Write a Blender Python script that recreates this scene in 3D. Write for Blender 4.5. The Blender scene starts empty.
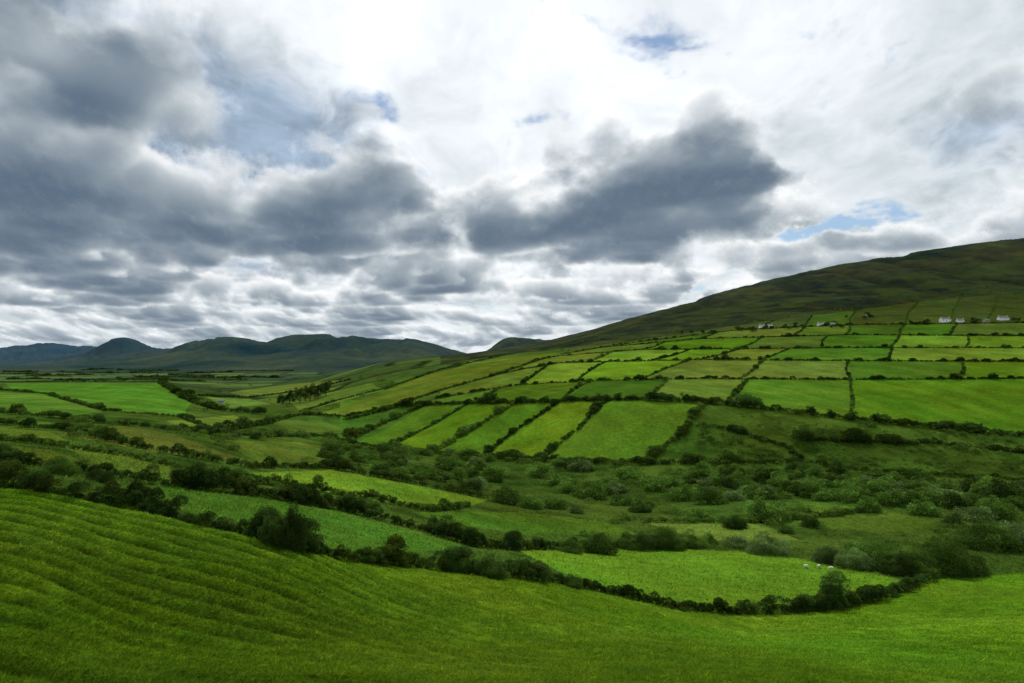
import bpy, math, random, time
import numpy as np
from mathutils import Vector
rng=np.random.default_rng(7); random.seed(7)
F=683.0; HZ=365.0
scene=bpy.context.scene
COL=scene.collection
SUN_AZ=math.radians(6); SUN_EL=math.radians(47)
dirv=Vector((math.sin(SUN_AZ)*math.cos(SUN_EL),math.cos(SUN_AZ)*math.cos(SUN_EL),math.sin(SUN_EL)))

# ------------------------------------------------------------------ noise
def vnoise(x,y,seed=0):
    xi=np.floor(x).astype(np.int64); yi=np.floor(y).astype(np.int64)
    xf=x-xi; yf=y-yi
    xf=xf*xf*(3-2*xf); yf=yf*yf*(3-2*yf)
    def h(a,b):
        n=(a*374761393+b*668265263+seed*144665+12345)&0xffffffff
        n=((n^(n>>13))*1274126177)&0xffffffff
        return ((n^(n>>16))&0xffff)/65535.0
    a=h(xi,yi); b=h(xi+1,yi); c=h(xi,yi+1); d=h(xi+1,yi+1)
    return (a*(1-xf)+b*xf)*(1-yf)+(c*(1-xf)+d*xf)*yf
def fbm(x,y,octv=4,seed=0,gain=0.5):
    s=0;a=1;t=0
    for o in range(octv):
        s=s+a*(vnoise(x*2**o+17.3*o,y*2**o-9.1*o,seed+o)-0.5); t+=a; a*=gain
    return s/t*2
def sstep(a,b,x):
    t=np.clip((x-a)/(b-a),0,1); return t*t*(3-2*t)
def pchip(xk,yk,x):
    xk=np.asarray(xk,float); yk=np.asarray(yk,float)
    if yk.ndim==1: yk=yk[:,None]
    h=np.diff(xk)[:,None]; dl=np.diff(yk,axis=0)/h
    m=np.zeros_like(yk); a=dl[:-1]; b=dl[1:]
    w1=2*h[1:]+h[:-1]; w2=h[1:]+2*h[:-1]
    with np.errstate(all='ignore'):
        hm=(w1+w2)/(w1/a+w2/b)
    m[1:-1]=np.where(a*b>0,hm,0); m[0]=dl[0]; m[-1]=dl[-1]
    i=np.clip(np.searchsorted(xk,x,'right')-1,0,len(xk)-2)
    hh=(xk[i+1]-xk[i]); t=np.clip((x-xk[i])/hh,0,1)[:,None]; hh=hh[:,None]
    return ((2*t**3-3*t**2+1)*yk[i]+(t**3-2*t**2+t)*hh*m[i]+(-2*t**3+3*t**2)*yk[i+1]+(t**3-t**2)*hh*m[i+1])

# ------------------------------------------------------------------ terrain survey (bearing columns, distance / sight angle)
cols={
 -150:[(22,683),(45,575),(75,485),(100,458),(140,442),(200,430),(300,416),(450,403),(600,394),(800,389),(1000,386),(1600,382),(3000,376),(6000,371)],
 0:[(20,683),(45,540),(70,489),(95,463),(130,446),(180,432),(260,419),(400,405),(550,396),(700,390),(900,386),(1000,384.5),(1600,382),(3000,376),(6000,371)],
 130:[(21,683),(36,610),(66,508),(85,490),(120,465),(170,446),(240,431),(350,418),(480,409),(650,398),(900,385),(1050,383.5),(1600,382),(2500,379),(4000,374),(7000,370)],
 260:[(22,683),(38,620),(60,541),(80,520),(110,496),(150,478),(210,462),(300,445),(420,430),(600,418),(800,410),(1100,402),(1500,392),(2200,384),(3500,376),(6000,371)],
 400:[(24,683),(45,630),(72,567),(95,548),(130,525),(170,505),(240,480),(330,462),(450,447),(560,430),(700,402),(850,388),(1100,374),(1500,363),(2000,360),(3500,366),(6000,370)],
 520:[(27,683),(50,640),(80,582),(110,562),(150,542),(200,518),(280,492),(350,475),(400,460),(520,404),(620,388),(800,370),(1000,359),(1400,352),(2200,347),(2800,346),(4500,360),(7000,369)],
 650:[(30,683),(60,638),(95,603),(130,572),(160,553),(220,520),(300,490),(360,465),(440,403),(540,385),(650,373),(800,358),(1000,343),(1250,333),(1700,322),(2400,315),(3600,335),(7000,366)],
 780:[(35,683),(60,648),(105,615),(125,590),(150,565),(190,535),(240,508),(300,485),(340,470),(430,413),(520,392),(600,379),(750,357),(900,341),(1000,330),(1300,312),(1800,295),(2400,280),(3300,310),(7000,362)],
 900:[(40,683),(70,645),(120,600),(140,578),(170,552),(210,524),(250,503),(300,484),(340,470),(430,425),(520,395),(600,379),(750,354),(900,336),(1000,325),(1250,304),(1700,282),(2300,258),(3300,300),(7000,362)],
 1024:[(45,683),(80,630),(150,572),(200,532),(260,500),(310,482),(350,470),(430,436),(520,402),(600,380),(750,352),(900,332),(1000,320),(1200,302),(1600,276),(2200,239),(3300,290),(7000,360)],
 1180:[(55,683),(90,620),(150,570),(200,535),(260,505),(310,487),(350,474),(430,440),(520,405),(600,382),(750,352),(900,330),(1000,318),(1200,296),(1600,262),(2200,212),(3300,270),(7000,360)],
}
LN=math.log
L=np.concatenate([np.linspace(LN(1.0),LN(18),40,endpoint=False),np.linspace(LN(18),LN(130),480,endpoint=False),
                  np.linspace(LN(130),LN(3000),420,endpoint=False),np.linspace(LN(3000),LN(40000),150)])
keys=[];prof=[]
for u,lst in cols.items():
    th=math.atan((u-512)/F)
    ds=[1.0,8.0]+[a for a,b in lst]+[40000.]
    zs=[-1.9,-5.6]+[(HZ-b)/F*a for a,b in lst]+[-60.]
    keys.append(th); prof.append(pchip(np.log(ds),zs,L)[:,0])
extra={-math.pi:[(1,-1.9),(8,-1.5),(22,0),(100,8),(1000,60),(4000,100),(40000,-60)],
 -1.75:[(1,-1.9),(8,-4),(22,-8),(70,-8),(300,-5),(1000,0),(3000,40),(40000,-60)],
 1.75:[(1,-1.9),(8,-5),(22,-9),(70,-25),(300,-35),(1000,60),(3000,400),(40000,-60)],
 math.pi:[(1,-1.9),(8,-1.5),(22,0),(100,8),(1000,60),(4000,100),(40000,-60)]}
for th,lst in extra.items():
    keys.append(th); prof.append(pchip(np.log([a for a,b in lst]),[b for a,b in lst],L)[:,0])
o=np.argsort(keys); keys=np.array(keys)[o]; prof=np.array(prof)[o]
FOV=0.76
T=np.concatenate([np.linspace(-math.pi,-FOV,70,endpoint=False),np.linspace(-FOV,FOV,1040,endpoint=False),np.linspace(FOV,math.pi,70)])
Z=pchip(keys,prof,T)            # (nT,nL)
TT,LL=np.meshgrid(T,L,indexing='ij')
DD=np.exp(LL)
CL=0.75
RR=DD/np.cos(np.clip(TT,-CL,CL))
XX=RR*np.sin(TT); YY=RR*np.cos(TT)
UU=512+F*np.tan(np.clip(TT,-1.2,1.2))
def ridge(D0,tab,w1,w2):
    us=[a for a,b in tab]; vs=[b for a,b in tab]
    v=pchip(us,vs,np.clip(UU[:,0],us[0],us[-1]))[:,0][:,None]
    zk=(HZ-v)/F*D0
    g=LL-LN(D0); w=np.where(g<0,w1,w2)
    return -62+(zk+62)*np.exp(-np.abs(g/w)**1.7)
Z=np.maximum(Z,ridge(6200,[(-300,362),(0,366),(60,364),(100,357),(165,350),(185,344),(215,337),(240,337.5),(262,341),(285,337),(300,335),(340,334),(380,339),(405,338),(430,343),(462,353),(520,364),(700,371)],0.42,0.3))
Z=np.maximum(Z,ridge(9500,[(0,362),(50,358),(85,352),(105,342),(125,337),(145,343),(175,350),(300,362)],0.2,0.2))
Z=np.maximum(Z,ridge(17000,[(-400,340),(-100,343),(0,347),(25,344),(45,343),(70,345),(95,346),(115,349),(160,348),(200,351),(430,354),(600,362)],0.2,0.2))
Z=np.maximum(Z,ridge(4300,[(430,366),(465,357),(480,350),(500,340),(515,334),(532,335),(548,337),(600,338),(660,345),(760,366)],0.3,0.22))
# natural undulation
far=sstep(900,3000,DD)
Z+=far*(fbm(XX/420,YY/420,5,3)*12+fbm(XX/150,YY/150,4,9)*5)*np.clip(DD/4000,0.5,2.0)*sstep(-40,60,Z)
mtz=sstep(3600,4500,DD)*sstep(-20,80,Z)
Z-=mtz*(0.3-np.minimum(np.abs(fbm(XX/600,YY/1100,5,35)),0.3))*170
hillz=sstep(1000,1500,DD)*(1-sstep(3500,5000,DD))*sstep(60,160,Z)
gul=np.abs(fbm(XX/170+0.3*fbm(XX/300,YY/300,2,8),YY/800,5,31))
Z-=hillz*(0.3-np.minimum(gul,0.3))*30
Z+=hillz*fbm(XX/60,YY/60,4,37)*5
mid=sstep(110,220,DD)*(1-sstep(900,2500,DD)*0.5)
Z+=mid*(fbm(XX/45,YY/45,3,21)*1.0)
Z+=sstep(15,30,DD)*(1-sstep(200,400,DD))*(fbm(XX/9,YY/9,3,41)*0.10+fbm(XX/30,YY/30,2,45)*0.35)
VV=HZ-F*Z/DD
# mowing swaths in the near meadow
S=0.298*XX+0.955*YY+0.6*fbm(XX/25,YY/25,2,77)+0.15*fbm(XX/2.2,YY/2.2,3,78)
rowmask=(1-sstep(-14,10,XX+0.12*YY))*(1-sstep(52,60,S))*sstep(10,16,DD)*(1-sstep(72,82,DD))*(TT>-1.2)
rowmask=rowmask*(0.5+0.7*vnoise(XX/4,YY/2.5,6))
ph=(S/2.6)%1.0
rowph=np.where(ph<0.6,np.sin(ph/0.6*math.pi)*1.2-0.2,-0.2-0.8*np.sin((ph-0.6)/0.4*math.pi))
Z+=rowmask*0.38*rowph
Z+=sstep(15,30,DD)*(1-sstep(90,150,DD))*fbm(XX/0.9,YY/0.9,3,47)*0.035

def grid_idx(x,y):
    r=np.hypot(x,y); th=np.arctan2(x,y); D=r*np.cos(np.clip(th,-CL,CL)); l=np.log(np.maximum(D,1.001))
    i=np.clip(np.searchsorted(T,th,'right')-1,0,len(T)-2); j=np.clip(np.searchsorted(L,l,'right')-1,0,len(L)-2)
    return i,j,(th-T[i])/(T[i+1]-T[i]),(l-L[j])/(L[j+1]-L[j])
def samp(A,x,y):
    i,j,a,b=grid_idx(x,y)
    if A.ndim==3: a=a[:,None]; b=b[:,None]
    return (A[i,j]*(1-a)+A[i+1,j]*a)*(1-b)+(A[i,j+1]*(1-a)+A[i+1,j+1]*a)*b
def height(x,y): return samp(Z,np.atleast_1d(np.asarray(x,float)),np.atleast_1d(np.asarray(y,float)))
J0=int(np.searchsorted(L,LN(15)))
def survey(u,v):
    """sight line (bearing,depression) -> ground point"""
    u=np.atleast_1d(np.asarray(u,float)); v=np.atleast_1d(np.asarray(v,float))
    out=np.zeros((len(u),3)); ok=np.ones(len(u),bool)
    th=np.arctan((u-512)/F); i=np.clip(np.searchsorted(T,th,'right')-1,0,len(T)-2); a=(th-T[i])/(T[i+1]-T[i])
    for k in range(len(u)):
        col=VV[i[k]]*(1-a[k])+VV[i[k]+1]*a[k]
        m=np.nonzero(col[J0:]<=v[k])[0]
        if len(m)==0: ok[k]=False; continue
        j=m[0]+J0
        if j==J0: l=L[j]
        else:
            t=(col[j-1]-v[k])/max(col[j-1]-col[j],1e-6); l=L[j-1]+(L[j]-L[j-1])*np.clip(t,0,1)
        D=math.exp(l); out[k]=(D*math.tan(th[k]),D,0)
    out[:,2]=height(out[:,0],out[:,1])
    return out,ok

# ------------------------------------------------------------------ land cover
def inpoly(u,v,poly):
    c=np.zeros(u.shape,bool); n=len(poly)
    for i in range(n):
        x1,y1=poly[i]; x2,y2=poly[(i+1)%n]
        if y1==y2: continue
        c^=((y1>v)!=(y2>v))&(u<(x2-x1)*(v-y1)/(y2-y1)+x1)
    return c
def curve(tab,u): return np.interp(u,[a for a,b in tab],[b for a,b in tab])
H1=[(-200,478),(0,489),(60,498),(130,509),(200,527),(290,548),(350,561),(430,567),(500,575),(560,583),(620,596),(680,610),(740,615),(800,613),(850,606),(880,598),(905,587),(925,580),(1024,573),(1200,570)]
L0=[(300,436),(385,449),(450,455),(535,460),(640,465),(700,463),(800,474),(1024,485)]
LT=[(330,424),(400,407),(465,404),(520,403),(640,400),(720,404),(800,414),(860,421),(930,428),(1024,437),(1200,445)]
L1=[(430,400),(470,393),(520,385),(600,381),(700,379),(850,380),(1024,379),(1200,379)]
L2=[(480,379),(520,370),(560,363),(700,360),(850,361),(1024,362),(1200,362)]
L3=[(520,364),(560,356),(640,350),(750,349),(850,348),(1024,348),(1200,348)]
L4=[(540,358),(600,348),(700,339),(850,335),(1024,336),(1200,337)]
L5=[(560,353),(640,342),(740,330),(850,325),(1024,323),(1200,323)]
L6=[(440,364),(520,353),(600,345),(680,334),(740,325),(800,317),(860,310),(900,304),(960,298),(1024,292),(1200,280)]
BR=(0.098,0.195,0.012); BR2=(0.125,0.210,0.018); MG=(0.076,0.155,0.012); DG=(0.052,0.110,0.011); OL=(0.100,0.150,0.018); RO=(0.052,0.096,0.013); MO=(0.060,0.080,0.016)  # field greens; sunlit and shaded contrast partly put into these tones
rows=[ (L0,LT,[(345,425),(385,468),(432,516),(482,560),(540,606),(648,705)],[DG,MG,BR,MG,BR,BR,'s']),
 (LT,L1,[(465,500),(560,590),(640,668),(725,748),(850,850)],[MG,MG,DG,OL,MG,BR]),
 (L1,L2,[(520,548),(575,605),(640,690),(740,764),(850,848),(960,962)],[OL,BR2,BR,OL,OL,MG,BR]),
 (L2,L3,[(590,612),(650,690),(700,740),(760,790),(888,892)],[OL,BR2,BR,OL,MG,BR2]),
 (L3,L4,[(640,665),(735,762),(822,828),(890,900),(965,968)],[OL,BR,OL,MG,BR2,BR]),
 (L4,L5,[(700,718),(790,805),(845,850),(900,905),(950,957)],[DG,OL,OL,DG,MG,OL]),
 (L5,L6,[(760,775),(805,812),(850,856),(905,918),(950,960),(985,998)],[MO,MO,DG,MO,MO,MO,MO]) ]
polys=[ # outline in sight angles, colour
 ([(320,413),(350,404),(430,374),(505,356),(560,353),(540,360),(480,379),(430,392),(385,408),(345,416)],(0.105,0.145,0.018)),
 ([(150,486),(250,497),(340,512),(425,534),(472,548),(400,553),(350,553),(290,541),(200,520),(160,500)],(0.052,0.122,0.014)),
 ([(248,473),(330,470),(400,482),(487,500),(470,506),(380,501),(300,488)],(0.12,0.20,0.016)),
 ([(60,445),(130,455),(235,482),(200,486),(100,466)],(0.10,0.165,0.016)),
 ([(0,445),(50,450),(95,466),(60,468),(0,460)],(0.085,0.12,0.016)),
 ([(60,432),(120,426),(170,432),(205,446),(255,462),(150,452)],(0.098,0.12,0.020)),
 ([(0,427),(50,432),(70,442),(0,438)],(0.075,0.115,0.016)),
 ([(215,440),(300,442),(330,452),(320,464),(265,464)],(0.070,0.11,0.016)),
 ([(5,383),(165,383),(192,403),(182,416),(120,411),(60,399),(10,388)],(0.068,0.155,0.014)),
 ([(-200,392),(0,392),(45,395),(103,412),(60,417),(-50,413),(-200,412)],(0.062,0.138,0.014)),
 ([(205,397),(250,399),(270,404),(230,408)],(0.10,0.17,0.03)),
 ([(165,421),(235,415),(262,425),(205,434)],(0.095,0.15,0.017)),
 ([(265,420),(320,420),(345,430),(300,433)],(0.08,0.13,0.015)),
 ([(300,412),(385,390),(370,383),(290,402)],(0.08,0.135,0.016)),
 ([(230,392),(290,384),(345,380),(300,392),(250,398)],(0.09,0.13,0.02)),
 ([(0,418),(50,422),(60,428),(0,424)],(0.06,0.12,0.014)),
 ([(410,512),(520,512),(610,522),(640,535),(520,534),(440,522)],(0.070,0.140,0.014)),
 ([(520,551),(640,548),(760,552),(840,566),(900,580),(875,596),(830,604),(760,608),(700,606),(620,590),(560,572)],(0.080,0.178,0.012)),
 ([(640,520),(760,523),(800,540),(700,541)],(0.08,0.135,0.016)),
 ([(800,500),(960,520),(900,535),(800,525)],(0.07,0.12,0.015)),
]
C=np.zeros(Z.shape+(3,)); C[:]=RO
jit=lambda c:tuple(np.array(c)*random.uniform(0.86,1.14)*np.array([random.uniform(0.92,1.12),1,random.uniform(0.8,1.2)]))
inv=np.abs(TT)<0.86
u0,v0=UU,VV
uw=u0+fbm(XX/60,YY/60,2,51)*2; vw=v0
patch=fbm(XX/60,YY/60,4,61)
# far plain patchwork
gx=XX+60*fbm(XX/400,YY/400,2,95); gy=YY+90*fbm(XX/400,YY/400,2,96)
fx=np.floor(gx/170+0.4*np.floor(gy/240)); fy=np.floor(gy/240)
hsh=vnoise(fx*7.13+0.5,fy*3.77+0.5,99)**1.5
plain=(DD>1050)&(u0<480)
pc=np.stack([0.022+0.100*hsh,0.042+0.15*hsh,0.012+0.014*hsh],-1)
edge=np.minimum(np.minimum((gy/240)%1,1-(gy/240)%1)*240,np.minimum((gx/170+0.4*np.floor(gy/240))%1,1-(gx/170+0.4*np.floor(gy/240))%1)*170)
pc=pc*(0.30+0.70*sstep(4,16,edge))[...,None]
C[plain]=pc[plain]
fieldmask=np.zeros(Z.shape)
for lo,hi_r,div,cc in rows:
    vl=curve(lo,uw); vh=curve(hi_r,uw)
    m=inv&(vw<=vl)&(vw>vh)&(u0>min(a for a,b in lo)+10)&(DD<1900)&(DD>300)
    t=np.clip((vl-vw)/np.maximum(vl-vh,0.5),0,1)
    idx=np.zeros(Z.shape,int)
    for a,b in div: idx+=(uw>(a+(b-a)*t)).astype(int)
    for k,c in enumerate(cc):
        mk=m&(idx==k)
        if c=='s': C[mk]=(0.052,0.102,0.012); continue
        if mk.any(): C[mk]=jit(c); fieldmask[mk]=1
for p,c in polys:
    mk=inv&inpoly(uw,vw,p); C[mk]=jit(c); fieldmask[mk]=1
# right hill above the enclosed fields : heather and rough grass
hill=((VV<curve(L6,UU))&(DD>600)&(UU>440))|((UU>465)&(DD>2500))
n1=fbm(XX/170,YY/170,5,71); n2=fbm(XX/22,YY/70,5,72)
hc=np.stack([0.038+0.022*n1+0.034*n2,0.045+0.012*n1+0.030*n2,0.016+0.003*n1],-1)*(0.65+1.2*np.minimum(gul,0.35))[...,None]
C[hill]=hc[hill]
greenp=hill&(n1+n2*0.3>0.10)&(DD<1800); C[greenp]=C[greenp]*0.6+np.array((0.050,0.080,0.014))*0.4
mts=(Z>-40)&(DD>3000)&(UU<=465)
n3=fbm(XX/600,YY/600,5,73)
hc2=np.stack([0.032+0.040*n3+0.018*n1,0.046+0.036*n3+0.018*n1,0.019+0.006*n3],-1)
C[mts]=hc2[mts]
# near meadow
near=(VV>curve(H1,UU))&(DD<170)
g=fbm(XX/16,YY/16,4,81); g2=fbm(XX/2.0,YY/2.0,4,82)
gm=np.stack([0.070+0.018*g+0.022*g2,0.142+0.022*g+0.028*g2,0.007+0.003*g],-1)
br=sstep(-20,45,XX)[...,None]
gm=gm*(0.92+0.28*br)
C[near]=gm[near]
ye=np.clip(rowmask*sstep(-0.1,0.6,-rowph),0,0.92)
C=C*(1-ye[...,None])+np.array((0.016,0.030,0.004))*ye[...,None]  # furrow shade between the swaths painted dark into the turf
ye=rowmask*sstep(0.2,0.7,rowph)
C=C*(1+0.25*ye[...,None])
# general mottling
strk=fbm((XX+0.35*YY)/7,(YY-0.35*XX)/60,3,64)
mot=(1+0.32*patch+0.24*fbm(XX/14,YY/14,3,62)+0.22*strk*(DD>150))
C*=np.where(DD<1500,mot,1+0.3*patch)[...,None]
C[...,0]*=np.where(DD<1500,1+0.26*fbm(XX/35,YY/35,3,66),1)
rough=(1-fieldmask)*(1-near)*(DD<1100)*(DD>60)
C*=(1-rough*0.35*sstep(0.0,0.35,fbm(XX/11,YY/11,3,63)))[...,None]
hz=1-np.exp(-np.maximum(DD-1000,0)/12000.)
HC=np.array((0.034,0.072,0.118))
C=C*(1-hz[...,None])+HC*hz[...,None]  # distance haze painted into the ground colour
C=np.clip(C,0.002,1)

# ------------------------------------------------------------------ mesh helpers
def mesh_arrays(name,V,Fa,colr=None,smooth=False,mat=None):
    me=bpy.data.meshes.new(name)
    V=np.ascontiguousarray(V,dtype=np.float32); Fa=np.ascontiguousarray(Fa,dtype=np.int32)
    n,k=Fa.shape
    me.vertices.add(len(V)); me.vertices.foreach_set("co",V.ravel())
    me.loops.add(n*k); me.loops.foreach_set("vertex_index",Fa.ravel())
    me.polygons.add(n); me.polygons.foreach_set("loop_start",np.arange(0,n*k,k,dtype=np.int32))
    if smooth: me.polygons.foreach_set("use_smooth",np.ones(n,bool))
    me.update(calc_edges=True)
    if colr is not None:
        ca=me.color_attributes.new(name="tint",type='FLOAT_COLOR',domain='POINT')
        cc=np.ones((len(V),4),np.float32); cc[:,:3]=colr; ca.data.foreach_set("color",cc.ravel())
    if mat: me.materials.append(mat)
    return me
def obj(name,me,parent=None,label=None,cat=None,group=None,kind=None):
    ob=bpy.data.objects.new(name,me); COL.objects.link(ob)
    if parent: ob.parent=parent
    if label: ob["label"]=label
    if cat: ob["category"]=cat
    if group: ob["group"]=group
    if kind: ob["kind"]=kind
    return ob

# ------------------------------------------------------------------ materials
def newmat(name):
    m=bpy.data.materials.new(name); m.use_nodes=True; nt=m.node_tree; nt.nodes.clear()
    return m,nt,nt.nodes,nt.links
def ground_mat():
    m,nt,N,K=newmat("turf")
    out=N.new("ShaderNodeOutputMaterial"); b=N.new("ShaderNodeBsdfDiffuse"); b.inputs["Roughness"].default_value=0.6
    at=N.new("ShaderNodeAttribute"); at.attribute_name="tint"
    tc=N.new("ShaderNodeTexCoord")
    prev=at.outputs["Color"]
    for sc,lo,hi,det in ((0.03,0.78,1.22,5),(0.45,0.68,1.32,5),(4.0,0.55,1.40,4)):
        n=N.new("ShaderNodeTexNoise"); n.inputs["Scale"].default_value=sc; n.inputs["Detail"].default_value=det; n.inputs["Roughness"].default_value=0.65
        K.new(tc.outputs["Object"],n.inputs["Vector"])
        r=N.new("ShaderNodeMapRange"); r.inputs[1].default_value=0.3; r.inputs[2].default_value=0.7; r.inputs[3].default_value=lo; r.inputs[4].default_value=hi
        K.new(n.outputs["Fac"],r.inputs[0])
        mx=N.new("ShaderNodeVectorMath"); mx.operation='SCALE'; K.new(prev,mx.inputs[0]); K.new(r.outputs[0],mx.inputs["Scale"]); prev=mx.outputs[0]
    K.new(prev,b.inputs["Color"])
    n=N.new("ShaderNodeTexNoise"); n.inputs["Scale"].default_value=2.2; n.inputs["Detail"].default_value=6; n.inputs["Roughness"].default_value=0.75
    K.new(tc.outputs["Object"],n.inputs["Vector"])
    bp=N.new("ShaderNodeBump"); bp.inputs["Strength"].default_value=0.9; bp.inputs["Distance"].default_value=0.3
    K.new(n.outputs["Fac"],bp.inputs["Height"]); K.new(bp.outputs[0],b.inputs["Normal"])
    K.new(b.outputs[0],out.inputs[0]); return m
def leaf_mat(name,col,trans=0.35,var=True):
    m,nt,N,K=newmat(name)
    out=N.new("ShaderNodeOutputMaterial"); b=N.new("ShaderNodeBsdfDiffuse")
    tr=N.new("ShaderNodeBsdfTranslucent"); mix=N.new("ShaderNodeMixShader"); mix.inputs[0].default_value=trans
    at=N.new("ShaderNodeAttribute"); at.attribute_name="tint"
    mm=N.new("ShaderNodeVectorMath"); mm.operation='MULTIPLY'; K.new(at.outputs["Color"],mm.inputs[0]); mm.inputs[1].default_value=col
    last=mm.outputs[0]
    if var:
        oi=N.new("ShaderNodeObjectInfo")
        mr=N.new("ShaderNodeMapRange"); mr.inputs[3].default_value=0.7; mr.inputs[4].default_value=1.35; K.new(oi.outputs["Random"],mr.inputs[0])
        s=N.new("ShaderNodeVectorMath"); s.operation='SCALE'; K.new(last,s.inputs[0]); K.new(mr.outputs[0],s.inputs["Scale"]); last=s.outputs[0]
    K.new(last,b.inputs["Color"]); K.new(last,tr.inputs["Color"])
    K.new(b.outputs[0],mix.inputs[1]); K.new(tr.outputs[0],mix.inputs[2]); K.new(mix.outputs[0],out.inputs[0]); return m
def plain_mat(name,col,rough=0.8,sc=3.0,var=0.25):
    m,nt,N,K=newmat(name)
    out=N.new("ShaderNodeOutputMaterial"); b=N.new("ShaderNodeBsdfPrincipled"); b.inputs["Roughness"].default_value=rough
    tc=N.new("ShaderNodeTexCoord"); n=N.new("ShaderNodeTexNoise"); n.inputs["Scale"].default_value=sc; n.inputs["Detail"].default_value=5; K.new(tc.outputs["Object"],n.inputs["Vector"])
    r=N.new("ShaderNodeMapRange"); r.inputs[1].default_value=0.3; r.inputs[2].default_value=0.7; r.inputs[3].default_value=1-var; r.inputs[4].default_value=1+var*0.5; K.new(n.outputs["Fac"],r.inputs[0])
    s=N.new("ShaderNodeVectorMath"); s.operation='SCALE'; s.inputs[0].default_value=col; K.new(r.outputs[0],s.inputs["Scale"]); K.new(s.outputs[0],b.inputs["Base Color"])
    K.new(b.outputs[0],out.inputs[0]); return m
M_turf=ground_mat()
M_hedge=leaf_mat("hedge_leaves",(0.056,0.100,0.015),0.38)
M_bush=leaf_mat("bush_leaves",(0.062,0.122,0.018),0.36)
M_dark=leaf_mat("gorse_leaves",(0.036,0.067,0.012),0.33)
M_sage=leaf_mat("willow_leaves",(0.090,0.145,0.040),0.36)
M_grass=leaf_mat("grass_blades",(1,1,1),0.4,False)
M_bark=plain_mat("bark",(0.07,0.055,0.04),0.9,6)
M_white=plain_mat("white_render",(0.82,0.82,0.80),0.8,1,0.05)
M_slate=plain_mat("slate",(0.09,0.095,0.11),0.6,2)
M_glass=plain_mat("window_glass",(0.03,0.035,0.04),0.15,1)
M_door=plain_mat("door_paint",(0.2,0.05,0.04),0.5,1)
M_wool=plain_mat("wool",(0.62,0.59,0.52),0.95,20,0.1)

# ------------------------------------------------------------------ terrain mesh
nT,nL=Z.shape
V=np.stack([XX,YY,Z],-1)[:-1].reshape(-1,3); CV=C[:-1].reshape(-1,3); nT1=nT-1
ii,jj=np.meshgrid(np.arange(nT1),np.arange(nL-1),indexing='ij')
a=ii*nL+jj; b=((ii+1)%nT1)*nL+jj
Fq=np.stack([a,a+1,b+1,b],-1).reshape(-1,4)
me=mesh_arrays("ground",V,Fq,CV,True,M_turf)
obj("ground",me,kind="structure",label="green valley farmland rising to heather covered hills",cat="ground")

# ------------------------------------------------------------------ foliage builders
def unit(n):
    v=rng.normal(size=(n,3)); return v/np.linalg.norm(v,axis=1)[:,None]
def leaves(P,size,tint,asp=0.6):
    n=len(P); a=unit(n); b=np.cross(a,unit(n)); b/=np.linalg.norm(b,axis=1)[:,None]+1e-9
    s=np.asarray(size).reshape(-1,1)*rng.uniform(0.6,1.3,(n,1))*0.5
    V=np.stack([P-a*s,P+b*s*asp,P+a*s,P-b*s*asp],1).reshape(-1,3)
    Fa=np.arange(4*n).reshape(n,4)
    return V,Fa,np.repeat(tint,4,axis=0)
def tints(n,var=0.35):
    k=rng.uniform(1-var,1+var,(n,1)); w=rng.uniform(-0.15,0.15,(n,1))
    return np.concatenate([k*(1+w),k,k*(1-w)],1)
def blob_pts(c,r,cnt):
    """leaf positions over lumpy blobs: c (B,3), r (B,3), cnt (B,)"""
    idx=np.repeat(np.arange(len(c)),cnt); n=len(idx); d=unit(n)
    d[:,2]=np.where(d[:,2]<-0.45,-d[:,2],d[:,2])
    ph=idx*1.7
    lump=1+0.16*np.sin(d[:,0]*5+ph)*np.cos(d[:,1]*6+ph*1.3)+0.1*np.sin(d[:,2]*9+ph*.7)
    rad=(1-0.4*rng.uniform(0,1,n)**2.5)*lump*rng.uniform(0.95,1.06,n)
    return c[idx]+d*r[idx]*rad[:,None], idx
def densify(uv,step=5.0):
    out=[]
    for (a,b),(c,d) in zip(uv[:-1],uv[1:]):
        m=max(1,int(math.hypot(c-a,d-b)/step))
        for k in range(m): out.append((a+(c-a)*k/m,b+(d-b)*k/m))
    out.append(uv[-1]); return np.array(out)
def resample(P,s):
    seg=np.linalg.norm(np.diff(P[:,:2],axis=0),axis=1); cum=np.concatenate([[0],np.cumsum(seg)])
    if cum[-1]<s: return P[:1,:2],cum[-1]
    t=np.arange(0,cum[-1],s); return np.stack([np.interp(t,cum,P[:,0]),np.interp(t,cum,P[:,1])],1),cum[-1]
LEAFTOT=0
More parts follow.
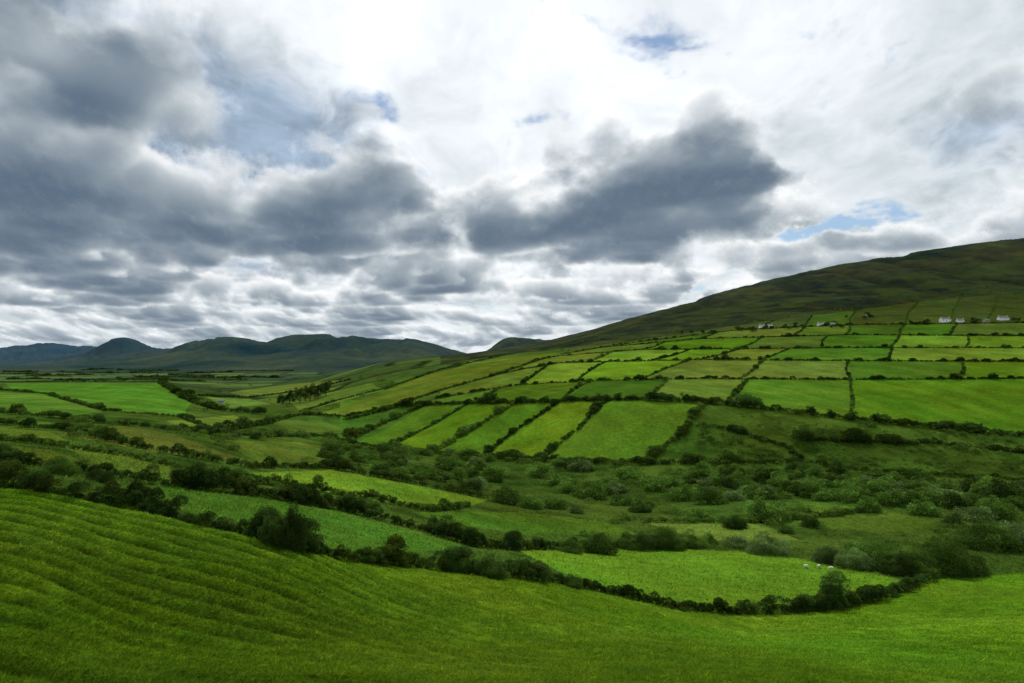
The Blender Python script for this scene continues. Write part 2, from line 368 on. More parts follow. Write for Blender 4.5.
def hedge(uv,h=2.2,w=None,gap=0.1,mat=None,label="dark green field hedgerow on a grassy bank",clump=0.35,leafk=1.0):
    global LEAFTOT
    mat=mat or M_hedge; w=w or h*0.9
    q=densify(uv); P,ok=survey(q[:,0],q[:,1]); P=P[ok]
    if len(P)<2: return
    Dm=float(np.median(P[:,1])); s=max(h*0.42,0.5)
    nearh=Dm<190
    if nearh: s=max(h*0.22,0.35)
    Q,Lg=resample(P,s)
    if len(Q)<2: return
    thin=vnoise(Q[:,0]/(h*4),Q[:,1]/(h*4),13)<gap*1.2
    keep=(rng.uniform(size=len(Q))>gap*0.30)
    Q=Q[keep]; thin=thin[keep]
    if len(Q)<1: return
    Q=Q+np.stack([fbm(Q[:,0]/25,Q[:,1]/25,2,5),fbm(Q[:,0]/25,Q[:,1]/25,2,6)],1)*w*0.5
    base=height(Q[:,0],Q[:,1])
    k=0.55+clump*1.9*np.maximum(0,fbm(Q[:,0]/(h*2.6),Q[:,1]/(h*2.6),3,17))+rng.uniform(-0.12,0.2,len(Q))
    k=k*np.where(rng.uniform(size=len(Q))<0.06,1.5,1.0)*np.where(thin,0.55,1.0)
    hh=h*k
    if nearh:
        idx3=np.repeat(np.arange(len(Q)),3); n3_=len(idx3)
        fr=rng.uniform(0.12,0.92,n3_); sp=(1-0.55*fr)*w*0.45
        off=rng.normal(size=(n3_,2))*0.6*sp[:,None]
        rr=hh[idx3]*rng.uniform(0.16,0.34,n3_)
        c=np.stack([Q[idx3,0]+off[:,0],Q[idx3,1]+off[:,1],0*fr],1)
        c[:,2]=height(c[:,0],c[:,1])+hh[idx3]*fr*0.85
        r=np.stack([rr*1.15,rr*1.15,rr],1)
    else:
        Q=Q+rng.normal(size=Q.shape)*w*0.2
        r=np.stack([w*0.5*k*1.15,w*0.5*k*1.15,hh*0.52],1)
        c=np.stack([Q[:,0],Q[:,1],height(Q[:,0],Q[:,1])+hh*0.42],1)
    lf=max(0.12,0.0018*Dm)*leafk
    area=4*math.pi*((r[:,0]*r[:,2]*2+r[:,0]**2)/3)
    cnt=np.clip((area/(lf*lf*0.5)*1.2).astype(int),5,1800)
    tot=cnt.sum()
    if tot>130000: cnt=(cnt*130000/tot).astype(int)+1
    pts,idx=blob_pts(c,r,cnt)
    nb_=len(c)
    low_f=1+0.35*fbm(c[:,0]/(h*2),c[:,1]/(h*2),2,19)
    bt=(rng.uniform(0.55,1.6,nb_)*low_f)[:,None]*(1+np.array([[0.15,0,-.1]])*rng.normal(size=(nb_,1)))
    t=tints(len(pts))*bt[idx]
    V,Fa,tt=leaves(pts,lf,np.abs(t))
    org=np.array([Q[0,0],Q[0,1],base[0]])
    me=mesh_arrays("hedgerow",V-org,Fa,tt,False,mat)
    ob=obj("hedgerow",me,label=label,cat="hedgerow",group="hedgerows dividing the fields"); ob.location=org
    LEAFTOT+=len(pts)
    return ob

# near boundary hedge pieces
hedge([(-40,486),(0,489),(60,498),(130,509),(150,513)],3.0,2.6,0.0,M_dark,"thick dark hawthorn hedgerow edging the mown meadow",0.7)
hedge([(148,513),(200,527),(262,541),(312,553)],2.5,2.4,0.0,M_dark,"thick dark hawthorn hedgerow edging the mown meadow",0.7)
hedge([(308,553),(350,561),(432,568)],1.7,1.8,0.0,M_hedge,"low scrubby hedgerow at the bottom of the meadow",0.6)
hedge([(428,568),(500,575),(545,581)],2.9,3.0,0.0,M_dark,"dense gorse hedgerow at the bottom of the meadow",0.6)
hedge([(545,581),(560,583),(620,596),(680,610),(740,615)],1.9,1.8,0.0,M_dark,"low scrubby hedgerow at the bottom of the meadow",0.6)
hedge([(735,615),(800,613),(850,606),(880,598),(905,587),(925,580)],2.7,2.6,0.0,M_dark,"bushy hedgerow around a grazed field",0.7)
# second tier hedges
hedge([(150,484),(250,495),(340,510),(430,533),(475,547),(520,551)],2.3,2.0,0.05,M_dark,"uneven hedgerow between two narrow fields",0.8)
hedge([(0,462),(60,470),(150,484)],2.8,2.6,0.1,M_dark,"uneven hedgerow between two narrow fields",0.7)
hedge([(520,550),(640,547),(700,549)],2.6,3.0,0.05,M_dark,"scrubby hedgerow at the top of a grazed field",0.6)
hedge([(235,482),(300,488),(380,502),(430,512),(470,507)],2.4,2.4,0.1,M_hedge,"scrubby hedgerow along a bright field",0.6)
hedge([(0,440),(60,447),(130,457),(235,482)],2.0,1.9,0.12,M_hedge,"dark hedgerow running down the valley side",0.5)
hedge([(0,424),(60,430),(150,450),(250,468),(330,468),(400,481),(487,499)],2.4,2.4,0.1,M_dark,"dark hedgerow running down the valley side",0.6)
hedge([(0,413),(60,418),(120,425),(170,430),(260,437),(330,436)],2.6,3,0.1,M_dark,"tall dark hedgerow with scrubby trees",0.7)
hedge([(0,390),(45,394),(105,411),(180,417),(205,428)],2.4,2.8,0.08,M_dark,"dark hedgerow below a bright pasture",0.6)
hedge([(160,383),(192,402),(215,410),(260,414)],5.5,7,0.0,M_dark,"tall dark hedgerow with scrubby trees",0.8)
hedge([(0,382),(80,382),(165,382)],3.0,4,0.15,M_dark,"dark hedgerow on the brow of a pasture")
hedge([(205,434),(262,425),(300,415),(345,417)],3.4,4,0.05,M_dark,"tall dark hedgerow with scrubby trees",0.7)
hedge([(300,412),(340,400),(385,389),(440,370),(505,355)],2.8,3.2,0.15,M_dark)
hedge([(345,417),(390,407),(440,391),(490,377),(540,360)],3.0,3.6,0.1,M_dark)
hedge([(200,396),(250,398),(300,391),(350,380)],4,5,0.1,M_dark)
hedge([(640,522),(760,523),(860,512)],2.5,3.0,0.12,M_hedge,"broken line of low scrub",0.6)
hedge([(703,424),(735,432),(790,447),(800,470)],2.6,3.4,0.1,M_dark,"scrubby hedgerow on the rough slope",0.8)
hedge([(700,461),(790,463),(870,472),(1030,482)],3.2,4,0.1,M_hedge,"scrubby hedgerow at the foot of the rough slope",0.8)
hedge([(800,440),(860,441),(940,444),(1030,454)],3.2,5,0.1,M_dark,"scrubby hedgerow on the rough slope",1.0)
def seg(tab,a,b): return [(a,float(curve(tab,a)))]+[p for p in tab if a<p[0]<b]+[(b,float(curve(tab,b)))]
hedge(seg(L0,330,700),3.8,5,0.05,M_dark,"thick scrub hedgerow at the foot of the slope",0.9)
hedge(seg(LT,345,640),3.4,4.4,0.0,M_dark,"line of dark hedgerow trees along a bank",0.9)
hedge(seg(LT,640,1040),4.2,5.8,0.0,M_dark,"line of dark hedgerow trees along a bank",0.9)
for tab,a,b,h in ((L1,435,700,2.3),(L1,700,1040,2.3),(L2,485,740,2.2),(L2,740,1040,2.1),(L3,530,760,2.2),(L3,760,1040,2.0),(L4,560,800,2.0),(L4,800,1040,2.1),(L5,600,1040,2.1)):
    hedge(seg(tab,a,b),h,h*1.2,0.26,M_dark,clump=1.2)
for lo,hi_r,div,cc in rows:
    for i,(a_,b_) in enumerate(div):
        va=float(curve(lo,a_)); vb=float(curve(hi_r,b_))
        wide=3.1 if lo is L0 else (random.uniform(1.5,2.2) if lo in (LT,L1,L2) else 1.3)
        if lo is L5: wide=0.9
        if (a_,b_) in ((385,468),(482,560)): wide=2.2
        hedge([(a_,va),((a_+b_)/2+random.uniform(-4,4),(va+vb)/2+random.uniform(-1,1)),(b_,vb)],wide,wide*(1.2 if lo is L0 else 1.0),0.08 if lo is L0 else random.uniform(0.1,0.28),random.choice((M_dark,M_dark,M_hedge)),"dark hedgerow climbing the hillside between fields",1.0)
for k in range(34):
    u_=random.uniform(-10,250); v_=random.uniform(370,381)
    hedge([(u_,v_),(u_+random.uniform(20,70),v_+random.uniform(-1.5,1.5))],6,9,0.15,M_dark,"distant dark shelter belt on the valley floor",0.7)

# ------------------------------------------------------------------ bushes and trees
def bush_mesh(name,mat,nb=11,nl=1500,leaf=0.12,flat=0.75,rs=(0.22,0.40)):
    c=[];r=[]
    for k in range(nb):
        an=rng.uniform(0,2*math.pi); q=0.70*rng.uniform(0,1)**0.55
        rr=rng.uniform(*rs)
        zc=rng.uniform(0.12,0.98)*math.sqrt(max(0.05,1-(q/0.85)**2))*flat
        c.append((q*math.cos(an),q*math.sin(an),zc)); r.append((rr,rr,rr*rng.uniform(0.75,1.0)))
    for k in range(nb//3):
        an=rng.uniform(0,2*math.pi); c.append((0.55*math.cos(an),0.55*math.sin(an),0.18)); r.append((0.38,0.38,0.3))
    c.append((0,0,0.35)); r.append((0.6,0.6,0.4))
    c=np.array(c); r=np.array(r); nb=len(c)
    wgt=r[:,0]**2; cnt=(nl*wgt/wgt.sum()).astype(int)+3
    P,idx=blob_pts(c,r,cnt); k=P[:,2]>-0.02; P=P[k]; idx=idx[k]
    t=tints(len(P))*rng.uniform(0.5,1.7,(nb,1))[idx]
    V,Fa,tt=leaves(P,leaf,t)
    return mesh_arrays(name,V,Fa,tt,False,mat)
LOW={m.name:[bush_mesh("bush",m,18,3800,0.085,0.80,(0.20,0.38)) for _ in range(5)] for m in (M_bush,M_dark,M_sage)}
HI={m.name:[bush_mesh("bush",m,46,28000,0.038,0.85,(0.14,0.30)) for _ in range(3)] for m in (M_bush,M_dark,M_sage)}
lab={M_bush.name:"rounded green scrub bush on rough valley pasture",M_dark.name:"dark green gorse bush on rough valley pasture",M_sage.name:"pale grey green willow bush on damp ground"}
bcount=0
def put_bush(p,w,h,mat,hi=False,label=None):
    global bcount
    me=random.choice((HI if hi else LOW)[mat.name])
    ob=obj("bush",me,label=label or lab[mat.name],cat="bush",group="scrub bushes in the valley")
    ob.location=(p[0],p[1],p[2]-0.08*h); ob.scale=(w*0.5,w*0.5*random.uniform(.85,1.15),h*0.95); ob.rotation_euler=(0,0,random.uniform(0,6.28)); bcount+=1
    return ob
def limb_mesh(name,seed):
    random.seed(seed); V=[];Fa=[];tips=[]
    def tube(pts,rad,ns=7):
        base=len(V)
        for p,r in zip(pts,rad):
            for k in range(ns):
                an=2*math.pi*k/ns; V.append((p[0]+r*math.cos(an),p[1]+r*math.sin(an),p[2]))
        for i in range(len(pts)-1):
            for k in range(ns):
                Fa.append((base+i*ns+k,base+i*ns+(k+1)%ns,base+(i+1)*ns+(k+1)%ns,base+(i+1)*ns+k))
    tube([(0,0,-0.05),(0.01,0,0.15),(0.03,0.02,0.35),(0.0,0.04,0.6)],[0.05,0.036,0.03,0.015])
    for k in range(8):
        an=k*2.4+random.uniform(-.3,.3); z0=random.uniform(0.15,0.45); l=random.uniform(0.22,0.38)
        p1=(math.cos(an)*l*.5,math.sin(an)*l*.5,z0+0.12); p2=(math.cos(an)*l,math.sin(an)*l,z0+random.uniform(.2,.35))
        tube([(0.01,0.01,z0),p1,p2],[0.02,0.013,0.005],5); tips.append(p2)
    tips+= [(0,0,0.75),(0.1,-0.1,0.62),(-0.12,0.08,0.66)]
    return mesh_arrays(name,np.array(V),np.array(Fa),None,True,M_bark),tips
def crown_mesh(name,tips,mat,nl=6000,leaf=0.035):
    c=[];r=[]
    for t in tips:
        for k in range(2):
            q=random.uniform(0.13,0.2); c.append((t[0]+random.uniform(-.08,.08),t[1]+random.uniform(-.08,.08),max(0.2,t[2]+random.uniform(-.2,.1)))); r.append((q,q,q*0.85))
    c=np.array(c); r=np.array(r); P,idx=blob_pts(c,r,np.full(len(c),nl//len(c)))
    t=tints(len(P))*rng.uniform(0.75,1.3,(len(c),1))[idx]
    V,Fa,tt=leaves(P,leaf,t); return mesh_arrays(name,V,Fa,tt,False,mat)
TR=[]
for s,(mt,nl,lf) in enumerate(((M_dark,2500,0.06),(M_hedge,2500,0.06),(M_dark,2500,0.06),(M_dark,2500,0.06))):
    tm,tips=limb_mesh("trunk",s+1); TR.append((tm,crown_mesh("crown",tips,mt,nl,lf)))
random.seed(11)
def put_tree(p,w,h,k,label):
    e=bpy.data.objects.new("tree",None); COL.objects.link(e); e.location=(p[0],p[1],p[2]-0.06*h); e.scale=(w*1.1,w*1.1,h*1.08); e.rotation_euler=(0,0,random.uniform(0,6.28))
    e["label"]=label; e["category"]="tree"; e["group"]="trees among the fields"
    obj("trunk",TR[k][0],e); obj("crown",TR[k][1],e)
def px(p): return p[1]/F
nb=[(598,553,26,38,M_dark),(570,552,16,30,M_bush),(640,549,20,46,M_dark),(665,549,24,40,M_bush),(690,546,18,36,M_bush),(768,521,28,42,M_bush),(735,528,16,26,M_dark),
 (770,553,24,46,M_sage),(828,562,22,36,M_sage),(875,566,36,64,M_bush),(915,574,32,50,M_bush),(945,574,40,66,M_bush),(900,574,26,40,M_dark),(985,548,36,62,M_bush),(1022,548,38,50,M_sage),(960,572,30,50,M_dark),(855,568,24,40,M_sage),
 (710,504,19,36,M_bush),(680,500,20,34,M_bush),(505,503,18,36,M_dark),(530,508,16,28,M_bush),(556,508,15,30,M_bush),(1005,502,26,46,M_dark),(950,502,16,50,M_sage),(905,502,18,42,M_sage),(660,488,16,42,M_bush),
 (735,486,16,34,M_bush),(810,490,16,42,M_bush),(850,492,18,36,M_bush),(610,492,15,38,M_sage),(470,492,16,30,M_dark),(435,533,20,22,M_dark),(240,480,14,22,M_bush),(370,508,14,24,M_bush),
 (60,474,20,36,M_bush),(100,482,16,30,M_dark),(140,508,26,32,M_dark),(570,586,14,26,M_dark),(835,606,18,28,M_dark),(490,576,26,40,M_dark),(455,571,22,34,M_bush),
 (290,552,58,38,M_dark),(272,547,34,28,M_dark),(306,554,26,26,M_dark),(870,512,20,26,M_bush),(620,505,16,28,M_bush),(640,512,14,24,M_dark),(800,515,14,28,M_bush),(925,515,18,34,M_bush),(975,520,20,36,M_sage),(1000,520,22,34,M_bush),
 (580,470,15,28,M_sage),(540,476,16,32,M_bush),(495,476,15,32,M_bush),(450,470,16,30,M_bush),(400,468,16,28,M_dark),(360,462,16,28,M_bush),(330,458,16,26,M_dark),
 (590,498,17,36,M_bush),(760,498,16,36,M_bush),(700,520,14,26,M_bush),(560,485,16,34,M_bush),(630,478,14,34,M_bush),(700,478,15,36,M_bush),(770,480,15,36,M_dark),(830,500,15,32,M_bush),(880,490,16,36,M_bush),(940,492,16,38,M_bush),(990,490,16,34,M_bush)]
for u_,v_,hp,wp,mt in nb:
    P,ok=survey([u_],[v_]); p=P[0]; k=px(p)
    put_bush(p,wp*k*1.1,hp*k,mt,hi=p[1]<210,label="large rounded dark hawthorn bush beside the meadow" if hp>50 else None)
for u_,v_,hp,wp,k_,lb in ((300,403,16,12,2,"tall dark shelter tree beside a lane"),(290,404,15,10,3,"tall dark shelter tree beside a lane"),(310,401,16,12,2,"tall dark shelter tree beside a lane"),(318,399,17,12,3,"tall dark shelter tree beside a lane"),(326,396,16,12,2,"tall dark shelter tree beside a lane"),(282,405,12,10,3,"tall dark shelter tree beside a lane")):
    P,ok=survey([u_],[v_]); p=P[0]; k=px(p); put_tree(p,wp*k,hp*k,k_,lb)
for k in range(30):
    u_=random.uniform(400,1030); P,ok=survey([u_],[float(curve(LT,u_))]); p=P[0]
    put_tree(p,random.uniform(4,7),random.uniform(4,7),random.choice((2,3)),"dark hedgerow tree on the field bank")
for cu,cv,n,s in ((755,331,10,14),(838,327,7,10),(800,328,5,8),(925,324,5,8),(870,318,5,14),(1018,322,2,5),(700,334,5,14),(975,323,3,3)):
    for k in range(n):
        P,ok=survey([cu+random.gauss(0,s)],[cv+random.uniform(-3,1)])
        if ok[0]: put_tree(P[0],random.uniform(5,9),random.uniform(4,7),random.choice((2,3)),"dark tree sheltering a hillside farm")
zones=[([(330,440),(500,460),(650,468),(800,472),(1024,486),(1024,512),(900,506),(760,502),(650,497),(500,492),(420,478),(330,462)],330,(4,10),(0.64,0.18,0.18)),
 ([(655,462),(708,408),(800,418),(1030,440),(1030,484),(800,472)],190,(2,5.5),(0.45,0.55,0.0)),
 ([(200,436),(330,430),(420,476),(480,490),(330,466),(250,462)],120,(3,7),(0.6,0.3,0.1)),
 ([(560,500),(1024,515),(1024,545),(850,552),(700,545),(560,540),(480,512)],80,(1.8,6.5),(0.6,0.2,0.2)),
 ([(0,414),(120,420),(250,440),(200,445),(0,438)],40,(2,4.5),(0.6,0.35,0.05)),
 ([(190,384),(340,378),(420,366),(350,410),(260,432),(180,412)],60,(4,8),(0.4,0.6,0.0)),
 ([(0,440),(250,480),(420,530),(430,500),(260,468),(0,430)],25,(1.2,3),(0.6,0.4,0)),
 ([(320,440),(420,448),(420,470),(330,455)],50,(4,7),(0.4,0.5,0.1))]
cand=[]
for poly,n,(s0,s1),wts in zones:
    us=[p[0] for p in poly]; vs=[p[1] for p in poly]; u_=rng.uniform(min(us),max(us),n*6); v_=rng.uniform(min(vs),max(vs),n*6)
    m=inpoly(u_,v_,poly); u_=u_[m]; v_=v_[m]; P,ok=survey(u_[:n*2],v_[:n*2])
    cl=vnoise(P[:,0]/22,P[:,1]/22,33); P=P[ok&(cl>0.45)][:n]
    for p in P:
        s=s0+(s1-s0)*random.random()**1.8; cand.append((s*F/p[1],p,s,random.choices((M_bush,M_dark,M_sage),wts)[0]))
fm=np.array([float(samp(fieldmask,np.array([c[1][0]]),np.array([c[1][1]]))[0]) for c in cand])
cand=[c for c,f in zip(cand,fm) if f<0.5]
cand.sort(key=lambda c:-c[0])
NB=max(0,298-bcount)
for _,p,s,mt in cand[:NB]: put_bush(p,s*random.uniform(1.05,1.45),s*random.uniform(0.6,0.9),mt)
rest=cand[NB:]
ex=[]
for zi,(poly,n,(s0,s1),wts) in enumerate(zones):
    us=[p[0] for p in poly]; vs=[p[1] for p in poly]; m_=int(n*(1.6 if zi==1 else 0.4)); u_=rng.uniform(min(us),max(us),m_*3); v_=rng.uniform(min(vs),max(vs),m_*3)
    m=inpoly(u_,v_,poly); u_=u_[m][:m_]; v_=v_[m][:m_]; P,ok=survey(u_,v_); ex+=[(p,random.uniform(s0,s1)*0.4) for p in P[ok]]
for k in range(500):
    u_=random.uniform(560,1024); v_=float(curve(L6,u_))+random.gauss(3,5); P,ok=survey([u_],[v_])
    if ok[0]: ex.append((P[0],random.uniform(1.5,3.5)))
pp=np.array([p for p,_ in ex]); fm=samp(fieldmask,pp[:,0],pp[:,1]); cl=vnoise(pp[:,0]/25,pp[:,1]/25,34)
ex=[e for e,f,q in zip(ex,fm,cl) if (f<0.5 and q>0.4)]
allp=[(p,s) for _,p,s,_ in rest]+ex
c=np.array([p for p,s in allp]); s=np.array([s for p,s in allp]); r=np.stack([s*0.65,s*0.65,s*0.42],1); c[:,2]+=s*0.25
lf=np.maximum(0.25,0.0019*c[:,1]); cnt=np.clip((8*s*s*0.3/(lf*lf*0.5)*1.3).astype(int),8,320)
P,idx=blob_pts(c,r,cnt); t=tints(len(P))*rng.uniform(0.7,1.5,(len(c),1))[idx]
V,Fa,tt=leaves(P,lf[idx],t)
obj("scrub",mesh_arrays("scrub",V,Fa,tt,False,M_hedge),label="low gorse and bramble scrub over rough ground",cat="scrub",kind="stuff")

# ------------------------------------------------------------------ grass
def blades(n,ufun,vfun,h0,h1,wk,name,label,dark=1.0):
    u_=ufun(n); v_=vfun(u_,n)
    th=np.arctan((u_-512)/F)
    P=np.zeros((n,3)); ok=np.ones(n,bool)
    ti=np.clip(np.searchsorted(T,th),0,len(T)-1)
    order=np.argsort(ti); tis=ti[order]
    bounds=np.nonzero(np.diff(tis))[0]+1; groups=np.split(order,bounds)
    for g_ in groups:
        col=np.minimum.accumulate(VV[ti[g_[0]]][J0:]); 
        j=np.searchsorted(-col,-v_[g_]); good=(j<len(col)); j=np.clip(j,1,len(col)-1)
        t=(col[j-1]-v_[g_])/np.maximum(col[j-1]-col[j],1e-6); l=L[J0+j-1]+(L[J0+j]-L[J0+j-1])*np.clip(t,0,1)
        D=np.exp(l); P[g_,0]=D*np.tan(th[g_]); P[g_,1]=D; ok[g_]=good
    P=P[ok]; P[:,:2]+=rng.normal(size=(len(P),2))*0.15
    cl=fbm(P[:,0]/0.7,P[:,1]/0.7,3,91); cl2=fbm(P[:,0]/3,P[:,1]/3,3,92)
    rm=np.clip(samp(rowmask,P[:,0],P[:,1]),0,1); rp=rm*samp(rowph,P[:,0],P[:,1])
    k=(rng.uniform(-0.55,0.2,len(P))<(cl+0.4*cl2)*(1-0.6*rm)+0.2*rm)&(rng.uniform(-0.7,0.05,len(P))<rp+0.3*(1-rm)); P=P[k]; cl=cl[k]; cl2=cl2[k]; rm=rm[k]; rp=rp[k]
    P[:,2]=height(P[:,0],P[:,1])-0.02
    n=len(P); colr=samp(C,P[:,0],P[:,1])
    h=rng.uniform(h0,h1,n)*(1+(1.0*cl+0.7*cl2)*(1-0.7*rm))*(1+0.6*rp)*(1-0.25*rm); h=np.maximum(h,0.03)
    an=rng.uniform(0,2*math.pi,n); w=wk*P[:,1]*rng.uniform(0.6,1.3,n)
    wd=np.stack([np.cos(an),np.sin(an),np.zeros(n)],1)*w[:,None]
    lean=rng.normal(size=(n,3))*0.8; lean[:,2]=0; lean[:,0]+=0.4
    tip=P+np.stack([np.zeros(n),np.zeros(n),h],1)+lean*h[:,None]
    V=np.stack([P-wd,P+wd,tip],1).reshape(-1,3)
    k=rng.uniform(0.55,1.6,(n,1))*dark*(1+0.4*cl[:,None]); yel=(rng.uniform(size=(n,1))<0.12)*1.0
    tc=colr*k*(1+yel*np.array([[0.9,0.4,0.6]]))
    me=mesh_arrays(name,V,np.arange(3*n).reshape(n,3),np.repeat(tc,3,axis=0),False,M_grass)
    obj(name,me,label=label,cat="grass",kind="stuff")
blades(540000,lambda n:rng.uniform(-40,1064,n),lambda u,n:curve(H1,u)+(705-curve(H1,u))*rng.uniform(0,1,n)**0.9,0.05,0.17,0.0008,"meadow_grass","short green meadow grass with faint mowing swaths")
blades(140000,lambda n:rng.uniform(-20,1044,n),lambda u,n:428+(curve(H1,u)-428)*rng.uniform(0,1,n)**0.7,0.12,0.40,0.0009,"rough_grass","rough tufted grass on the valley pastures")

# ------------------------------------------------------------------ houses
def box(bm_v,bm_f,x0,x1,y0,y1,z0,z1):
    b=len(bm_v); bm_v+= [(x0,y0,z0),(x1,y0,z0),(x1,y1,z0),(x0,y1,z0),(x0,y0,z1),(x1,y0,z1),(x1,y1,z1),(x0,y1,z1)]
    bm_f+=[tuple(b+i for i in f) for f in ((0,3,2,1),(4,5,6,7),(0,1,5,4),(1,2,6,5),(2,3,7,6),(3,0,4,7))]
def pyme(name,v,f,mat):
    me=bpy.data.meshes.new(name); me.from_pydata(v,[],f); me.materials.append(mat); return me
def house(u_,v_,Lx,W,Hh,rot,label,name="farmhouse",wallm=M_white,chim=True):
    P,ok=survey([u_],[v_]); p=P[0]
    e=bpy.data.objects.new(name,None); COL.objects.link(e); e.location=(p[0],p[1],p[2]+0.2); e.rotation_euler=(0,0,rot); e.scale=(0.92,0.92,0.92)
    e["label"]=label; e["category"]="house" if chim else "farm building"; e["group"]="hillside farm buildings"
    a=Lx/2; b=W/2; rh=W*0.33
    v=[(-a,-b,-2.5),(a,-b,-2.5),(a,b,-2.5),(-a,b,-2.5),(-a,-b,Hh),(a,-b,Hh),(a,b,Hh),(-a,b,Hh),(-a,0,Hh+rh),(a,0,Hh+rh)]
    f=[(0,1,5,4),(2,3,7,6),(1,2,6,9,5),(3,0,4,8,7),(3,2,1,0)]
    obj("wall",pyme("wall",v,f,wallm),e)
    o=0.35; t=0.18; k=rh/b
    v=[]; 
    for x in (-a-o,a+o):
        v+=[(x,-b-o,Hh-o*k+0.05),(x,0,Hh+rh+0.05),(x,b+o,Hh-o*k+0.05),(x,b+o,Hh-o*k+0.05+t),(x,0,Hh+rh+0.05+t),(x,-b-o,Hh-o*k+0.05+t)]
    f=[(0,1,7,6),(1,2,8,7),(2,3,9,8),(3,4,10,9),(4,5,11,10),(5,0,6,11),(0,5,4,1),(1,4,3,2),(6,7,10,11),(7,8,9,10)]
    ro=obj("roof",pyme("roof",v,f,M_slate),e)
    if chim:
        for x in (-a+0.6,a-0.6):
            v=[];f=[]; box(v,f,x-0.45,x+0.45,-0.35,0.35,Hh+rh-0.4,Hh+rh+1.3); obj("chimney",pyme("chimney",v,f,wallm),ro)
    v=[];f=[]; box(v,f,-0.5,0.5,-b-0.06,-b+0.02,0.3,2.3); obj("door",pyme("door",v,f,M_door if chim else M_slate),e)
    nw=max(2,int(Lx/4.5))
    for q in range(nw):
        x=-a+Lx*(q+0.5)/nw
        if abs(x)<1.2: continue
        for zz in ([1.1] if Hh<4.3 else [1.1,3.1]):
            v=[];f=[]; box(v,f,x-0.45,x+0.45,-b-0.05,-b+0.02,zz,zz+1.1); obj("window",pyme("window",v,f,M_glass),e)
M_grey=plain_mat("grey_render",(0.32,0.32,0.3),0.85,1,0.15)
house(945,322,16,7,4.4,0.15,"two storey white farmhouse with slate roof")
house(960,322,10,6,2.7,-0.1,"low white cottage beside a farmhouse")
house(1003,320,16,7,3.2,0.1,"low white bungalow with dark roof")
house(762,328.5,9,6,3.8,0.2,"white farmhouse among dark trees")
house(770,328,8,6,2.8,-0.2,"low white cottage among dark trees")
house(821,326,11,6,2.8,0.1,"low white cottage among dark trees")
house(832,326,10,7,3.0,0.4,"grey farm shed beside a cottage","farm_shed",M_grey,False)
house(868,317,9,6,2.6,0.0,"low grey farm shed above the fields","farm_shed",M_grey,False)
house(221,403,8,6,2.6,0.3,"pale farm shed beside a lane","farm_shed",M_grey,False)
house(986,322,9,6,2.8,0.3,"grey farm shed near white cottages","farm_shed",M_grey,False)

# ------------------------------------------------------------------ sheep
def sheep_mesh():
    me=bpy.data.meshes.new("sheep")
    v=[(-0.42,0,0.66),(-0.15,0,0.68),(0.15,0,0.66),(0.4,0,0.68),(0.56,0,0.6),(0.68,0,0.36),(0.78,0,0.2),
       (-0.44,0.14,0.46),(-0.5,0.15,0.28),(-0.46,0.15,0.0),(-0.44,-0.14,0.46),(-0.5,-0.15,0.28),(-0.46,-0.15,0.0),
       (0.38,0.13,0.42),(0.4,0.13,0.22),(0.39,0.13,0.0),(0.38,-0.13,0.42),(0.4,-0.13,0.22),(0.39,-0.13,0.0),(-0.58,0,0.6),(-0.62,0,0.42),(0.66,0.13,0.44),(0.66,-0.13,0.44)]
    e=[(0,1),(1,2),(2,3),(3,4),(4,5),(5,6),(0,7),(7,8),(8,9),(0,10),(10,11),(11,12),(3,13),(13,14),(14,15),(3,16),(16,17),(17,18),(0,19),(19,20),(5,21),(5,22)]
    me.from_pydata(v,e,[]); me.materials.append(M_wool); return me
sm=sheep_mesh(); first=None
rad=[.24,.27,.27,.24,.14,.1,.06,.1,.05,.035,.1,.05,.035,.08,.045,.035,.08,.045,.035,.06,.04,.03,.03]
for k,(u_,v_) in enumerate(((806,568),(831,570),(819,568))):
    P,ok=survey([u_],[v_]); p=P[0]
    if first is None:
        ob=obj("sheep",sm); first=ob
        md=ob.modifiers.new("skin",'SKIN')
        sv=sm.skin_vertices[0].data
        for q,r_ in zip(sv,rad): q.radius=(r_,r_)
        sv[1].use_root=True
        ob.modifiers.new("sub",'SUBSURF').levels=1
    else:
        ob=first.copy(); COL.objects.link(ob)
    ob.location=p; ob.rotation_euler=(0,0,(0.2,2.9,0.6)[k]); ob.scale=(0.85,)*3
    ob["label"]="white sheep grazing in a green field"; ob["category"]="sheep"; ob["group"]="sheep grazing in the field"

# ------------------------------------------------------------------ light
sd=bpy.data.lights.new("sun",'SUN'); sd.energy=5.0; sd.angle=math.radians(0.6); sd.color=(1,0.96,0.88)
so=bpy.data.objects.new("sun",sd); COL.objects.link(so)
so.rotation_euler=dirv.to_track_quat('Z','Y').to_euler()
so.location=(0,0,50)
# unseen sheet added above the view, shaped to throw soft shadows on the land
ALT=3000.0
gxs=np.linspace(-1700,2400,260); gys=np.linspace(-250,2700,200)
GX,GY=np.meshgrid(gxs,gys)
GZ=height(GX.ravel(),np.maximum(GY.ravel(),5.0)).reshape(GX.shape); 
GZs=np.where(GY>900,GZ,-20.0)
def shp_(uv,rx,ry,op):
    P,ok=survey([uv[0]],[uv[1]]); p=P[0]; dx_=(GX-p[0])+60*fbm(GX/150,GY/150,3,501); dy_=(GY-p[1])+60*fbm(GX/150,GY/150,3,502)
    return op*np.exp(-((dx_/rx)**2+(dy_/ry)**2)**1.5)
al=0.05+0.40*sstep(0.05,0.45,fbm(GX/330,GY/330,4,511))
for uv,rx,ry,op in (((930,290),900,520,0.92),((780,300),600,420,0.85),((900,455),170,50,0.35),((350,455),110,70,0.4),((800,490),140,30,0.25),((600,340),400,120,0.3),((250,425),140,70,0.3),((950,305),300,160,0.7)):
    al=np.maximum(al,shp_(uv,rx,ry,op))
